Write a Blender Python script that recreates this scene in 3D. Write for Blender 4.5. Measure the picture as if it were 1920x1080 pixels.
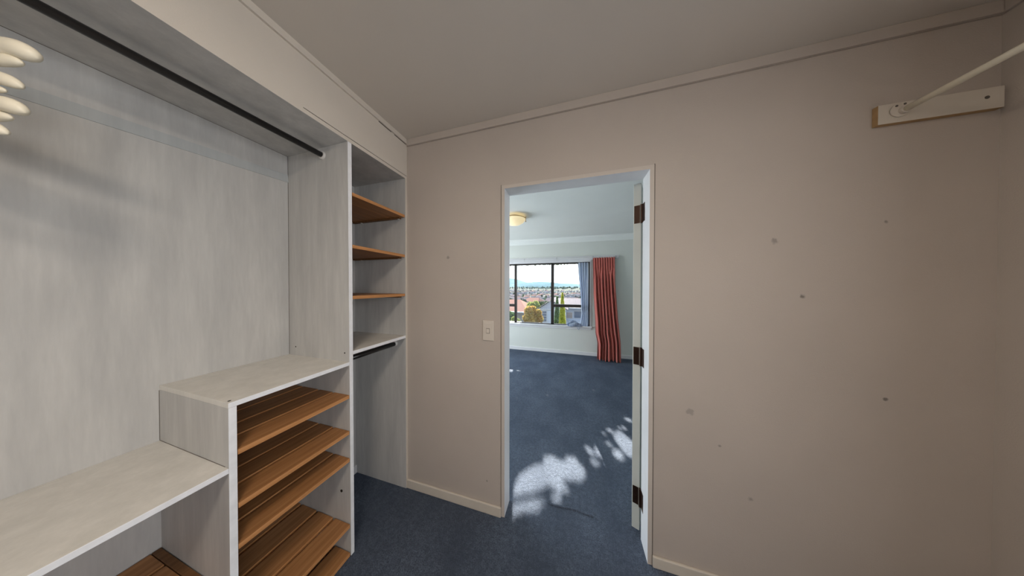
import bpy, bmesh, math, random
from mathutils import Vector, Matrix
C = bpy.context.scene.collection
S = bpy.context.scene
for o in list(bpy.data.objects): bpy.data.objects.remove(o)
random.seed(7)
R = math.radians

# ---------------------------------------------------------------- camera, world, sun, lights, exposure
YAW, PITCH, ROLL = 0.2779, -0.0085, 0.0009
EYE = 1.4219
cd = bpy.data.cameras.new('camera'); cam = bpy.data.objects.new('camera', cd); C.objects.link(cam)
cd.sensor_width = 36; cd.lens = 390.0 / 1920 * 36; cd.clip_start = 0.02; cd.clip_end = 12000
fw = Vector((-math.sin(YAW) * math.cos(PITCH), math.cos(YAW) * math.cos(PITCH), math.sin(PITCH)))
rt = Vector((math.cos(YAW), math.sin(YAW), 0)); up = rt.cross(fw)
rt2 = rt * math.cos(ROLL) + up * math.sin(ROLL); up2 = up * math.cos(ROLL) - rt * math.sin(ROLL)
cam.matrix_world = Matrix(((rt2.x, up2.x, -fw.x, 0), (rt2.y, up2.y, -fw.y, 0), (rt2.z, up2.z, -fw.z, EYE), (0, 0, 0, 1)))
S.camera = cam
vs = S.view_settings
vs.view_transform = 'Standard'; vs.look = 'None'; vs.gamma = 1; vs.use_curve_mapping = False
vs.exposure = 0.0

w = bpy.data.worlds.new('sky'); S.world = w; w.use_nodes = True
wn = w.node_tree.nodes; wl = w.node_tree.links; wn.clear()
wo = wn.new('ShaderNodeOutputWorld'); wb = wn.new('ShaderNodeBackground')
tc = wn.new('ShaderNodeTexCoord'); sx = wn.new('ShaderNodeSeparateXYZ'); cr = wn.new('ShaderNodeValToRGB')
wl.new(tc.outputs['Generated'], sx.inputs[0]); wl.new(sx.outputs['Z'], cr.inputs[0])
cr.color_ramp.elements[0].position = 0.0; cr.color_ramp.elements[0].color = (0.90, 0.95, 1.0, 1)
cr.color_ramp.elements[1].position = 0.7; cr.color_ramp.elements[1].color = (0.62, 0.78, 1.0, 1)
wl.new(cr.outputs[0], wb.inputs[0]); wl.new(wb.outputs[0], wo.inputs[0])
wb.inputs[1].default_value = 3.0

SUN = Vector((-0.25, 1.0, 0.55))          # towards the sun
sd = bpy.data.lights.new('sun', 'SUN'); sd.energy = 36; sd.angle = R(0.28); sd.color = (1.0, 0.92, 0.80)
so = bpy.data.objects.new('sun', sd); C.objects.link(so)
so.rotation_euler = SUN.to_track_quat('Z', 'Y').to_euler(); so.location = (-5, 20, 12)

def area(name, loc, target, sx_, sy_, energy, color, portal=False):
    d = bpy.data.lights.new(name, 'AREA'); d.shape = 'RECTANGLE'; d.size = sx_; d.size_y = sy_
    d.energy = energy; d.color = color
    if portal: d.cycles.is_portal = True
    o = bpy.data.objects.new(name, d); C.objects.link(o); o.location = loc
    o.rotation_euler = (Vector(loc) - Vector(target)).to_track_quat('Z', 'Y').to_euler()
    return o
area('portal_view_window', (-1.02, 4.66, 1.26), (-1.02, 0, 1.26), 2.8, 1.4, 1, (1, 1, 1), True)
area('portal_added_side', (-3.36, 2.9, 1.15), (0, 2.9, 1.15), 2.4, 2.1, 1, (1, 1, 1), True)
area('portal_added_dressing', (1.60, -.75, 1.50), (0, -.75, 1.50), 1.1, 1.1, 1, (1, 1, 1), True)
area('added_fill_dressing', (1.62, -.75, 1.50), (0, -.75, 1.40), 1.0, 1.0, 27, (.95, .97, 1.0))  # added fill lamp behind an invented window, brightens the wardrobe fronts
area('added_fill_bedroom', (-3.40, 2.9, 1.15), (0, 2.9, 1.0), 2.1, 1.9, 105, (.84, .92, 1.0))  # added fill lamp outside imagined glazing, lifts the bedroom brightness

# ---------------------------------------------------------------- materials
def rgb(r, g, b):
    f = lambda c: ((c / 255 + .055) / 1.055) ** 2.4 if c > 10 else c / 255 / 12.92
    return (f(r), f(g), f(b), 1)
class N:
    def __init__(s, name):
        s.m = bpy.data.materials.new(name); s.m.use_nodes = True; s.t = s.m.node_tree; s.n = s.t.nodes; s.l = s.t.links
        s.b = s.n['Principled BSDF']; s.o = s.n['Material Output']
    def add(s, k, **kw):
        x = s.n.new(k)
        for a, v in kw.items(): setattr(x, a, v)
        return x
    def link(s, a, b): s.l.new(a, b)
    def pos(s): return s.add('ShaderNodeNewGeometry').outputs['Position']
    def obj(s): return s.add('ShaderNodeTexCoord').outputs['Object']
    def mapped(s, src, scale):
        m = s.add('ShaderNodeMapping'); m.inputs['Scale'].default_value = scale; s.link(src, m.inputs[0]); return m.outputs[0]
    def noise(s, vec, scale, detail=4, rough=.55):
        n = s.add('ShaderNodeTexNoise'); n.inputs['Scale'].default_value = scale; n.inputs['Detail'].default_value = detail
        n.inputs['Roughness'].default_value = rough; s.link(vec, n.inputs['Vector']); return n.outputs[0]
    def ramp(s, f, *st):
        r = s.add('ShaderNodeValToRGB'); e = r.color_ramp.elements
        while len(e) < len(st): e.new(0.5)
        for i, (p, c) in enumerate(st): e[i].position = p; e[i].color = c
        s.link(f, r.inputs[0]); return r.outputs[0]
    def mix(s, f, a, b, mode='MIX'):
        m = s.add('ShaderNodeMix', data_type='RGBA', blend_type=mode)
        for v, i in ((f, 0), (a, 6), (b, 7)):
            if hasattr(v, 'links') or hasattr(v, 'is_linked'): s.link(v, m.inputs[i])
            else: m.inputs[i].default_value = v
        return m.outputs[2]
    def bump(s, h, strength, dist):
        b = s.add('ShaderNodeBump'); b.inputs['Strength'].default_value = strength; b.inputs['Distance'].default_value = dist
        s.link(h, b.inputs['Height']); s.link(b.outputs[0], s.b.inputs['Normal'])
    def set(s, rough=.6, spec=.3, metal=0, color=None):
        s.b.inputs['Roughness'].default_value = rough; s.b.inputs['Specular IOR Level'].default_value = spec
        s.b.inputs['Metallic'].default_value = metal
        if color is not None: s.b.inputs['Base Color'].default_value = color
        return s

def g(v, k=1.0): return (v[0] * k, v[1] * k, v[2] * k, 1)
def paint(name, col, var=.06, scale=6, bump=.15, bscale=180, rough=.6, marks=()):
    m = N(name).set(rough, .25); p = m.pos()
    c = m.ramp(m.noise(p, scale, 5), (.3, g(col, 1 - var)), (.7, g(col, 1 + var)))
    for (x, y, z, r, dark) in marks:
        d = m.add('ShaderNodeVectorMath', operation='DISTANCE')
        nz = m.add('ShaderNodeTexNoise'); nz.inputs['Scale'].default_value = 70; m.link(p, nz.inputs['Vector'])
        va = m.add('ShaderNodeVectorMath', operation='MULTIPLY_ADD'); m.link(nz.outputs['Color'], va.inputs[0])
        va.inputs[1].default_value = (r * 2.2,) * 3; m.link(p, va.inputs[2])
        m.link(va.outputs[0], d.inputs[0]); d.inputs[1].default_value = (x + r * 1.1, y + r * 1.1, z + r * 1.1)
        f = m.ramp(d.outputs['Value'], (r * .8, (dark, dark, dark, 1)), (r * 1.25, (0, 0, 0, 1)))
        c = m.mix(f, c, g(col, .35))
    m.link(c, m.b.inputs['Base Color'])
    if bump: m.bump(m.noise(p, bscale, 3), bump, .002)
    return m.m
YA = 1.207; YT = 1.3098
wallmarks = [(-.784, YA, 1.611, .008, .6), (.866, YA, 1.623, .010, .55), (.96, YA, 1.379, .007, .9), (.558, YA, .809, .014, .4),
             (1.205, YA, 1.679, .004, .8), (1.211, YA, .97, .005, .9), (.675, YA, .669, .004, .8), (.793, YA, .447, .007, .5), (-.507, YA, .195, .004, .8)]
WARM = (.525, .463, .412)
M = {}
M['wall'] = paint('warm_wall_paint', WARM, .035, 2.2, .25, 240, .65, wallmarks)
M['wall2'] = paint('warm_wall_paint_plain', (.60, .54, .485), .03, 2.2, .2, 240, .65)
M['bulk'] = paint('bulkhead_paint', (.66, .60, .53), .03, 3, .15, 240, .65)
M['ceil'] = paint('ceiling_paint', (.66, .61, .55), .02, 1.5, .1, 200, .7)
M['bedwall'] = paint('bedroom_wall_paint', (.66, .68, .64), .02, 2, .1, 200, .6)
M['bedceil'] = paint('bedroom_ceiling_paint', (.78, .80, .77), .02, 2, .1, 200, .7)
M['white'] = paint('white_gloss_paint', (.72, .72, .73), .03, 8, .06, 90, .38)
M['edgelit'] = paint('daylit_edge_white', (.86, .87, .90), .05, 30, .15, 120, .45)  # daylight on the front edges is put into this paler, bluer white
M['trim'] = paint('cream_trim_paint', (.66, .60, .52), .04, 8, .05, 90, .45)
M['doorpaint'] = paint('door_paint', (.66, .70, .67), .03, 6, .05, 90, .45)
M['plate'] = paint('switch_plastic', (.66, .60, .53), .01, 8, 0, 90, .35)
M['cream'] = paint('cream_plastic', (.80, .74, .60), .05, 20, .0, 90, .28)
M['peg'] = paint('white_plastic', (.75, .73, .70), .02, 20, .0, 90, .4)
M['rawwood'] = paint('raw_timber_end', (.50, .33, .17), .1, 40, .1, 90, .6)

def panel(name, a, b):
    m = N(name).set(.55, .25); p = m.pos()
    st = m.noise(m.mapped(p, (9, 9, 1.1)), 1.6, 6, .65)
    fine = m.noise(m.mapped(p, (90, 90, 9)), 1, 3)
    c = m.ramp(st, (.32, a), (.68, b))
    c = m.mix(m.ramp(fine, (.35, (.16,) * 3 + (1,)), (.65, (0, 0, 0, 1))), c, g(a, .86))
    m.link(c, m.b.inputs['Base Color']); m.bump(fine, .12, .001); return m.m
M['panel'] = panel('whitewashed_panel', (.47, .465, .455, 1), (.60, .59, .57, 1))
M['back_strip'] = panel('back_strip_tone', (.42, .44, .45, 1), (.50, .52, .52, 1))  # slightly darker and cooler than the back panel
M['shelf'] = panel('whitewashed_shelf', (.66, .64, .595, 1), (.77, .745, .70, 1))

def wood(name, k=1.0):
    m = N(name).set(.5, .3); p = m.obj()
    gr = m.noise(m.mapped(p, (60, 2.5, 60)), 1, 5, .6)
    big = m.noise(m.mapped(p, (14, 1.0, 10)), 1, 2)
    c = m.ramp(gr, (.25, (.20 * k, .085 * k, .028 * k, 1)), (.5, (.36 * k, .17 * k, .065 * k, 1)), (.75, (.46 * k, .235 * k, .10 * k, 1)))
    c = m.mix(m.ramp(big, (.4, (0, 0, 0, 1)), (.7, (.5, .5, .5, 1))), c, (.27 * k, .115 * k, .04 * k, 1))
    m.link(c, m.b.inputs['Base Color']); m.bump(gr, .2, .0008); return m.m
M['wood'] = wood('cedar_slat', 1.1); M['woodedge'] = wood('cedar_fresh_edge', 1.5); M['cleat'] = wood('cedar_cleat', .5)

def carpet():
    m = N('blue_grey_carpet').set(.95, .1); p = m.pos()
    fib = m.noise(p, 170, 3, .7); tuft = m.noise(p, 45, 3, .6); pile = m.noise(m.mapped(p, (1.4, 1, 1)), 2.2, 5, .6)
    c = m.ramp(fib, (.3, (.048, .062, .086, 1)), (.7, (.185, .225, .30, 1)))
    c = m.mix(m.ramp(pile, (.38, (.75,) * 3 + (1,)), (.62, (0, 0, 0, 1))), c, g((.070, .088, .125)))
    c = m.mix(m.ramp(tuft, (.4, (.4,) * 3 + (1,)), (.6, (0, 0, 0, 1))), c, g((.052, .064, .085)))
    m.link(c, m.b.inputs['Base Color'])
    h = m.add('ShaderNodeMath', operation='ADD'); m.link(fib, h.inputs[0]); m.link(tuft, h.inputs[1])
    m.bump(h.outputs[0], .9, .008); return m.m
M['carpet'] = carpet()

def simple(name, col, rough=.5, spec=.4, metal=0, var=.08, scale=20, bump=0):
    m = N(name).set(rough, spec, metal); p = m.obj(); n = m.noise(p, scale, 4)
    m.link(m.ramp(n, (.3, g(col, 1 - var)), (.7, g(col, 1 + var))), m.b.inputs['Base Color'])
    if bump: m.bump(n, bump, .005)
    return m.m
M['blackrod'] = simple('black_rod', (.012, .010, .010), .28, .5)
M['dark'] = simple('dark_hole', (.03, .025, .02), .8, .1)
M['bronze'] = simple('dark_bronze_aluminium', (.022, .016, .014), .35, .5)
M['hinge'] = simple('dark_bronze_hinge', (.045, .022, .014), .4, .5, .6)
M['brass'] = simple('brass', (.45, .32, .14), .35, .5, .9)
M['steel'] = simple('steel', (.5, .5, .5), .3, .5, 1)
M['screw'] = simple('screw', (.16, .14, .12), .5, .5, .3)
M['extwall'] = simple('weatherboard_white', (.30, .34, .40), .7, .2, 0, .04)
M['extwarm'] = simple('exterior_cream', (.20, .19, .18), .7, .2)
M['exttrim'] = simple('exterior_trim', (.34, .35, .37), .6, .2)
M['extglass'] = simple('house_window_glass', (.08, .10, .14), .15, .5)
M['blind'] = simple('house_blind', (.25, .22, .20), .6, .2)
M['roofred'] = simple('roof_red', (.26, .15, .12), 1, 0)
M['roofgrey'] = simple('roof_grey', (.09, .085, .095), 1, 0)
M['roofpink'] = simple('roof_pinkgrey', (.20, .155, .155), 1, 0)
M['grass'] = simple('grass', (.105, .115, .10), 1, 0, 0, .4, .05)
M['hills'] = simple('hill_bush', (.07, .115, .125), 1, 0, 0, .25, .004)
M['bark'] = simple('bark', (.10, .07, .05), .9, .1)
def corr(name, col, axis, freq):
    m = N(name).set(.8, .05); p = m.pos(); wv = m.add('ShaderNodeTexWave', bands_direction=axis)
    wv.inputs['Scale'].default_value = freq; m.link(p, wv.inputs[0])
    m.link(m.ramp(wv.outputs[1], (.2, g(col, .75)), (.8, g(col, 1.15))), m.b.inputs['Base Color']); m.bump(wv.outputs[1], .4, .02); return m.m
M['corrroof'] = corr('corrugated_roof', (.10, .095, .115), 'X', 2.2)
M['corrgable'] = corr('gable_cladding', (.27, .29, .34), 'X', 2.5)
def leafmat(name, a, b):
    m = N(name).set(.7, .2); p = m.obj(); n = m.noise(p, 3, 3)
    c = m.ramp(n, (.35, a + (1,)), (.65, b + (1,))); m.link(c, m.b.inputs['Base Color'])
    tr = m.add('ShaderNodeBsdfTranslucent'); m.link(c, tr.inputs[0]); mx = m.add('ShaderNodeMixShader'); mx.inputs[0].default_value = .4
    m.link(m.b.outputs[0], mx.inputs[1]); m.link(tr.outputs[0], mx.inputs[2]); m.link(mx.outputs[0], m.o.inputs[0]); return m.m
M['leafgreen'] = leafmat('leaf_green', (.03, .06, .02), (.08, .13, .04))
M['leafyellow'] = leafmat('leaf_yellow', (.22, .26, .03), (.40, .40, .06))
M['leafdull'] = leafmat('leaf_conifer', (.05, .10, .04), (.12, .19, .07))
M['leaffar'] = leafmat('leaf_far_dark', (.015, .035, .028), (.035, .06, .045))
M['leaffar2'] = leafmat('leaf_far_green', (.03, .05, .02), (.06, .09, .04))
M['leaforange'] = leafmat('leaf_orange', (.30, .17, .05), (.36, .28, .08))
M['leaflime'] = leafmat('leaf_lime', (.15, .20, .06), (.28, .30, .10))
def cloth(name, a, b, axis_scale, trans=.3):
    m = N(name).set(.7, .2); p = m.obj(); n = m.noise(m.mapped(p, axis_scale), 1, 3)
    c = m.ramp(n, (.3, a), (.7, b)); m.link(c, m.b.inputs['Base Color']); m.b.inputs['Sheen Weight'].default_value = .2
    tr = m.add('ShaderNodeBsdfTranslucent'); m.link(c, tr.inputs[0]); mx = m.add('ShaderNodeMixShader'); mx.inputs[0].default_value = trans
    m.link(m.b.outputs[0], mx.inputs[1]); m.link(tr.outputs[0], mx.inputs[2]); m.link(mx.outputs[0], m.o.inputs[0]); return m.m
M['redcloth'] = cloth('coral_red_cloth', (.52, .13, .105, 1), (.66, .20, .16, 1), (20, 20, 1), .2)
M['bluecloth'] = cloth('pale_blue_lining', (.16, .22, .36, 1), (.58, .64, .72, 1), (26, 26, .6), .35)
def glass():
    m = N('window_glass'); tr = m.add('ShaderNodeBsdfTransparent'); gl = m.add('ShaderNodeBsdfGlossy'); gl.inputs['Roughness'].default_value = .02
    mx = m.add('ShaderNodeMixShader'); mx.inputs[0].default_value = .04
    m.link(tr.outputs[0], mx.inputs[1]); m.link(gl.outputs[0], mx.inputs[2]); m.link(mx.outputs[0], m.o.inputs[0]); return m.m
M['glass'] = glass()
def lampglass(name, e):
    m = N(name).set(.3, .4, 0, (.85, .74, .52, 1)); m.b.inputs['Emission Color'].default_value = (1, .78, .42, 1); m.b.inputs['Emission Strength'].default_value = e; return m.m
M['lampglass'] = lampglass('lit_opal_glass', .55)
M['lampglass2'] = lampglass('lit_opal_glass_dressing', 4)

# ---------------------------------------------------------------- mesh helpers
class B:
    def __init__(s): s.v = []; s.f = []; s.mi = []
    def add(s, vs_, fs, mi=0):
        k = len(s.v); s.v += [tuple(v) for v in vs_]; s.f += [tuple(i + k for i in f) for f in fs]; s.mi += [mi] * len(fs); return s
    def box(s, x0, x1, y0, y1, z0, z1, mi=0, mat=None, faces=None):
        v = [Vector((x, y, z)) for z in (z0, z1) for y in (y0, y1) for x in (x0, x1)]
        if mat: v = [mat @ p for p in v]
        f = [(0, 2, 3, 1), (4, 5, 7, 6), (0, 1, 5, 4), (2, 6, 7, 3), (0, 4, 6, 2), (1, 3, 7, 5)]   # -z +z -y +y -x +x
        k = len(s.v); s.add(v, f, mi)
        if faces:
            for i, m in faces.items(): s.mi[len(s.mi) - 6 + i] = m
        return s
    def tube(s, pts, rad, n=16, mi=0, cap=True, flat=1.0):
        pts = [Vector(p) for p in pts]; rs = rad if isinstance(rad, (list, tuple)) else [rad] * len(pts)
        rings = []; prev = None
        for i, p in enumerate(pts):
            t = (pts[min(i + 1, len(pts) - 1)] - pts[max(i - 1, 0)]).normalized()
            a = prev if prev is not None else (Vector((0, 1, 0)) if abs(t.y) < .9 else Vector((0, 0, 1)))
            a = (a - t * a.dot(t)).normalized(); b = t.cross(a); prev = a
            rings.append([p + a * math.cos(2 * math.pi * j / n) * rs[i] * flat + b * math.sin(2 * math.pi * j / n) * rs[i] for j in range(n)])
        v = [q for r in rings for q in r]
        f = [(i * n + j, i * n + (j + 1) % n, (i + 1) * n + (j + 1) % n, (i + 1) * n + j) for i in range(len(pts) - 1) for j in range(n)]
        if cap: f += [tuple(range(n - 1, -1, -1)), tuple((len(pts) - 1) * n + j for j in range(n))]
        return s.add(v, f, mi)
    def lathe(s, prof, n=40, mi=0, loc=(0, 0, 0)):
        v = [(loc[0] + r * math.cos(2 * math.pi * j / n), loc[1] + r * math.sin(2 * math.pi * j / n), loc[2] + z) for r, z in prof for j in range(n)]
        f = [(i * n + j, i * n + (j + 1) % n, (i + 1) * n + (j + 1) % n, (i + 1) * n + j) for i in range(len(prof) - 1) for j in range(n)]
        return s.add(v, f, mi)

def tag(o, label=None, cat=None, group=None, kind=None):
    if label: o['label'] = label
    if cat: o['category'] = cat
    if group: o['group'] = group
    if kind: o['kind'] = kind
    return o
def thing(name, loc, label, cat, group=None, kind=None):
    o = bpy.data.objects.new(name, None); C.objects.link(o); o.location = loc; o.empty_display_size = .05
    return tag(o, label, cat, group, kind)
def wloc(o):
    v = Vector((0, 0, 0))
    while o: v += o.location; o = o.parent
    return v
def obj(name, b, mats, parent=None, bevel=0, smooth=False, origin=None):
    me = bpy.data.meshes.new(name); off = wloc(parent) if parent else Vector((0, 0, 0))
    if origin is not None: off = Vector(origin)
    me.from_pydata([tuple(Vector(v) - off) for v in b.v], [], b.f); me.update()
    mats = mats if isinstance(mats, (list, tuple)) else [mats]
    for m in mats: me.materials.append(M[m])
    for p, i in zip(me.polygons, b.mi): p.material_index = i; p.use_smooth = smooth
    bm = bmesh.new(); bm.from_mesh(me); bmesh.ops.recalc_face_normals(bm, faces=bm.faces)
    bm.to_mesh(me); bm.free()
    o = bpy.data.objects.new(name, me); C.objects.link(o)
    if parent: o.parent = parent; o.location = (0, 0, 0) if origin is None else Vector(origin) - wloc(parent)
    elif origin is not None: o.location = origin
    if bevel:
        md = o.modifiers.new('bevel', 'BEVEL'); md.width = bevel; md.segments = 2; md.limit_method = 'ANGLE'; md.harden_normals = False
    return o
def struct(name, b, mats, parent=None, label=None, **kw):
    o = obj(name, b, mats, parent, **kw)
    if not parent: tag(o, label, {'wall': 'wall', 'floo': 'floor', 'ceil': 'ceiling', 'base': 'baseboard', 'trim': 'trim', 'wind': 'window', 'door': 'door'}.get(name[:4], 'structure'), kind='structure')
    return o

# ---------------------------------------------------------------- measures (metres)
XC, XB = -1.112, -1.58
YD1, YD2, YTW = .808, .827, .409
ZH, ZP, ZS, ZN = 2.170, 1.0256, .8047, 1.0777
ZC = 2.44; XR = 1.483; YB = -1.5
DL, DR, ZD = -.391, .380, 2.014
YW = 4.532; XBL, XBR = -3.25, 2.3

# ---------------------------------------------------------------- setting
b = B().box(XB - .1, XR + .1, YB - .1, YA + .0, -.1, 0).box(XBL - .1, XBR + .1, YA, YW + .12, -.1, 0)
# the carpet ridge at the threshold
pts = [(-.15 + .30 * i / 12, 1.366 - .010 * math.sin(i * .7) * .4, .0) for i in range(13)]
b.tube(pts, [.0005] + [.0075] * 11 + [.0005], 10)
struct('floor', b, 'carpet', label='blue grey cut pile carpet running from dressing room into bedroom')
struct('ceiling', B().box(XB - .1, XR + .1, YB - .1, YA, ZC, ZC + .1), 'ceil', label='plain warm white dressing room ceiling')
struct('ceiling', B().box(XBL - .1, XBR + .1, YA, YW + .12, ZC, ZC + .1), 'bedceil', label='white bedroom ceiling seen through the doorway')
# wall with the doorway (two skins: dressing room side and bedroom side)
j = .020
def doorwall(y0, y1):
    return B().box(XB - .1 if y0 < 1.25 else XBL, DL - j, y0, y1, 0, ZC).box(DR + j, XR + .1 if y0 < 1.25 else XBR, y0, y1, 0, ZC).box(DL - j, DR + j, y0, y1, ZD + j, ZC)
struct('wall_front', doorwall(YA, 1.26), 'wall', label='warm white dressing room wall around the doorway, with scuff marks')
struct('wall_bedroom_near', doorwall(1.26, YT), 'bedwall', label='bedroom side of the doorway wall')
b = B()
for y0, y1, z0, z1 in ((YB, -1.3, 0, ZC), (-.2, YA, 0, ZC), (-1.3, -.2, 0, .95), (-1.3, -.2, 2.05, ZC)): b.box(XR, XR + .1, y0, y1, z0, z1)
struct('wall_right', b, 'wall2', label='dressing room wall beyond the right hand corner')
struct('wall_back', B().box(XB - .1, XR + .1, YB - .1, YB, 0, ZC), 'wall2', label='dressing room wall behind the viewer')
b = B()
for y0, y1, z0, z1 in ((-1.3, -1.26, .95, 2.05), (-.24, -.2, .95, 2.05), (-1.26, -.24, .95, .99), (-1.26, -.24, 2.01, 2.05), (-.77, -.73, .99, 2.01)): b.box(XR + .03, XR + .07, y0, y1, z0, z1)
wb_ = struct('window_2', b, 'bronze', label='added dark framed window, out of view in the right hand wall, lighting the wardrobe')  # unseen window, added to throw light across to the left panels
obj('pane', B().box(XR + .048, XR + .052, -1.26, -.24, .99, 2.01), 'glass', wb_)
struct('wall_left', B().box(XB - .1, XB - .012, YB, YA, 0, ZC), 'wall2', label='wall behind the built in wardrobe')
# bulkhead above the wardrobe opening, with a fine crack above the head board
b = B().box(XB - .012, XC, YB, YA, ZH + .0225, ZC).box(XB, XC - .004, YB, .62, ZH + .019, ZH + .0225, 0).box(XB, XC - .004, .62, YA, ZH + .019, ZH + .0225, 1)
b.box(XC - .004, XC, YB, .62, ZH + .019, ZH + .0225, 0)
struct('wall_left_bulkhead', b, ['bulk', 'dark'], label='plastered bulkhead above the wardrobe opening')
# cornices
def cornice(name, x0, x1, y0, y1, z0, z1, label, m='wall'):
    return struct(name, B().box(x0, x1, y0, y1, z0, z1), m, label=label, bevel=.002)
cornice('trim_1', XC + .012, XR, YA - .014, YA, ZC - .045, ZC, 'flat cornice strip above the doorway wall')
b = B().box(XC, XC + .010, YB, YA, ZC - .030, ZC); b.box(XC, XC + .0012, .985, 1.075, ZC - .0335, ZC - .0300, 1).box(XC, XC + .0012, 1.10, YA - .01, ZC - .0335, ZC - .0300, 1)
struct('trim_2', b, ['bulk', 'dark'], label='narrow cracked cornice strip above the wardrobe bulkhead')
cornice('trim_3', XR - .014, XR, YB, YA - .014, ZC - .045, ZC, 'flat cornice strip along the right hand wall', 'wall2')
# baseboards
def bb(name, x0, x1, y0, y1, h, label, m='trim'): return struct(name, B().box(x0, x1, y0, y1, 0, h), m, label=label, bevel=.004)
bb('baseboard_front', XC + .001, DL - j - .001, YA - .013, YA, .060, 'cream baseboard left of the doorway')
bb('baseboard_front_right', DR + j + .001, XR, YA - .013, YA, .056, 'cream baseboard right of the doorway')
bb('baseboard_right', XR - .013, XR, YB, YA - .013, .056, 'cream baseboard along the right hand wall')
bb('baseboard_bedroom_far', XBL, XBR, YW - .016, YW, .070, 'white baseboard under the bedroom window', 'white')
bb('baseboard_bedroom_near', DR + .04, XBR, YT, YT + .016, .07, 'white baseboard behind the open door', 'white')

# doorway: frame and leaf
d1 = thing('door_1', (DR, YT, 0), 'open white bedroom door with its frame and three dark hinges', 'door', kind='structure')
b = B()
b.box(DL - j, DL, YA - .002, YT + .002, 0, ZD + j, 0, faces={2: 1}).box(DR, DR + j, YA - .002, YT + .002, 0, ZD + j, 0, faces={2: 1}).box(DL, DR, YA - .002, YT + .002, ZD, ZD + j, 0, faces={2: 1})
b.box(DL - j - .003, DL - j, YA - .003, YA, 0, ZD + j + .003, 2).box(DR + j, DR + j + .003, YA - .003, YA, 0, ZD + j + .003, 2)
obj('door_frame', b, ['white', 'wall2', 'screw'], d1)
th = R(112)
pin = Vector((.375, YT + .012, 0)); dv = Vector((-math.cos(th), math.sin(th), 0)); tv = Vector((-math.sin(th), -math.cos(th), 0))
LM = Matrix(((dv.x, tv.x, 0, pin.x), (dv.y, tv.y, 0, pin.y), (0, 0, 1, 0), (0, 0, 0, 1)))
lf = obj('door_leaf', B().box(0, .76, 0, .038, .035, 2.002, mat=LM), 'doorpaint', d1, bevel=.002)
for zc in (1.828, 1.027, .230):
    hb = B().box(-.0015, 0, .006, .034, zc - .050, zc + .050, mat=LM)
    hb.tube([LM @ Vector((-.005, -.003, zc - .052)), LM @ Vector((-.005, -.003, zc + .052))], .0065, 10)
    hb.box(DR - .0015, DR, YT - .032, YT + .002, zc - .05, zc + .05)
    for dz in (-.032, 0, .032):
        c = LM @ Vector((-.002, .022, zc + dz)); hb.tube([c, c + dv * -.001], .004, 8)
    obj('hinge', hb, 'hinge', d1, bevel=.0008)
kn = B()
for sgn, base in ((1, .038), (-1, 0)):
    q = [LM @ Vector((.70, base, 1.0)), LM @ Vector((.70, base + sgn * .045, 1.0)), LM @ Vector((.60, base + sgn * .05, 1.0))]
    kn.tube(q, .008, 10)
obj('door_handle', kn, 'hinge', d1, smooth=True)

# bedroom shell
WX0, WX1, WZ0, WZ1 = -2.45, .363, .600, 1.922
b = B().box(XBL - .1, WX0, YW, YW + .12, 0, ZC).box(WX1, XBR + .1, YW, YW + .12, 0, ZC).box(WX0, WX1, YW, YW + .12, 0, WZ0).box(WX0, WX1, YW, YW + .12, WZ1, ZC)
struct('wall_bedroom_far', b, 'bedwall', label='white bedroom wall with the wide view window')
struct('wall_bedroom_right', B().box(XBR, XBR + .1, YT - .05, YW, 0, ZC), 'bedwall', label='right hand bedroom wall')
b = B()
for y0, y1, z0, z1 in ((YT - .05, 1.8, 0, ZC), (4.0, YW, 0, ZC), (1.8, 4.0, 0, .15), (1.8, 4.0, 2.1, ZC)): b.box(XBL - .1, XBL, y0, y1, z0, z1)
struct('wall_bedroom_left', b, 'bedwall', label='left hand bedroom wall with a tall opening added for light')
b = B()
for y0, y1, z0, z1 in ((1.8, 1.85, .15, 2.1), (3.95, 4.0, .15, 2.1), (2.87, 2.93, .2, 2.05), (1.85, 3.95, .15, .2), (1.85, 3.95, 2.05, 2.1)): b.box(XBL - .08, XBL - .03, y0, y1, z0, z1)
w3 = struct('window_3', b, 'bronze', label='added tall dark framed window, out of view, lighting the bedroom from the left')  # imagined glazing, added so more light enters the bedroom
obj('pane', B().box(XBL - .057, XBL - .053, 1.85, 3.95, .2, 2.05), 'glass', w3)
b = B(); v = []
for x in (XBL, XBR): v += [(x, YW, 2.335), (x, YW - .012, 2.335), (x, YW - .030, 2.37), (x, YW - .075, 2.415), (x, YW - .08, ZC), (x, YW, ZC)]
b.add(v, [(i, (i + 1) % 6, 6 + (i + 1) % 6, 6 + i) for i in range(6)] + [(0, 1, 2, 3, 4, 5), (6, 7, 8, 9, 10, 11)])
struct('trim_4', b, 'bedceil', label='white coved cornice above the bedroom window')

# view window
fy0, fy1 = YW + .005, YW + .05
b = B().box(WX0, WX1, fy0, fy1, WZ1 - .03, WZ1).box(WX0, WX1, fy0, fy1, WZ0, WZ0 + .018).box(WX0, WX0 + .03, fy0, fy1, WZ0, WZ1).box(WX1 - .022, WX1, fy0, fy1, WZ0, WZ1)
for x, ww in ((-1.210, .053), (-.390, .062), (-2.03, .055)): b.box(x - ww / 2, x + ww / 2, fy0, fy1, WZ0, WZ1)
b.box(-.36, WX1 - .02, fy0, fy1, .976, 1.038).box(-2.0, -1.23, fy0, fy1, .962, 1.020)
w1 = struct('window_1', b, 'bronze', label='dark bronze window looking out over the town')
for x0, x1, z0, z1 in ((-2.42, -2.055, .618, 1.89), (-2.0, -1.237, 1.02, 1.89), (-2.0, -1.237, .618, .962), (-1.183, -.421, .618, 1.89), (-.359, .341, 1.038, 1.89), (-.359, .341, .618, .976)):
    obj('pane', B().box(x0, x1, fy0 + .02, fy0 + .024, z0, z1), 'glass', w1)
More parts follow.
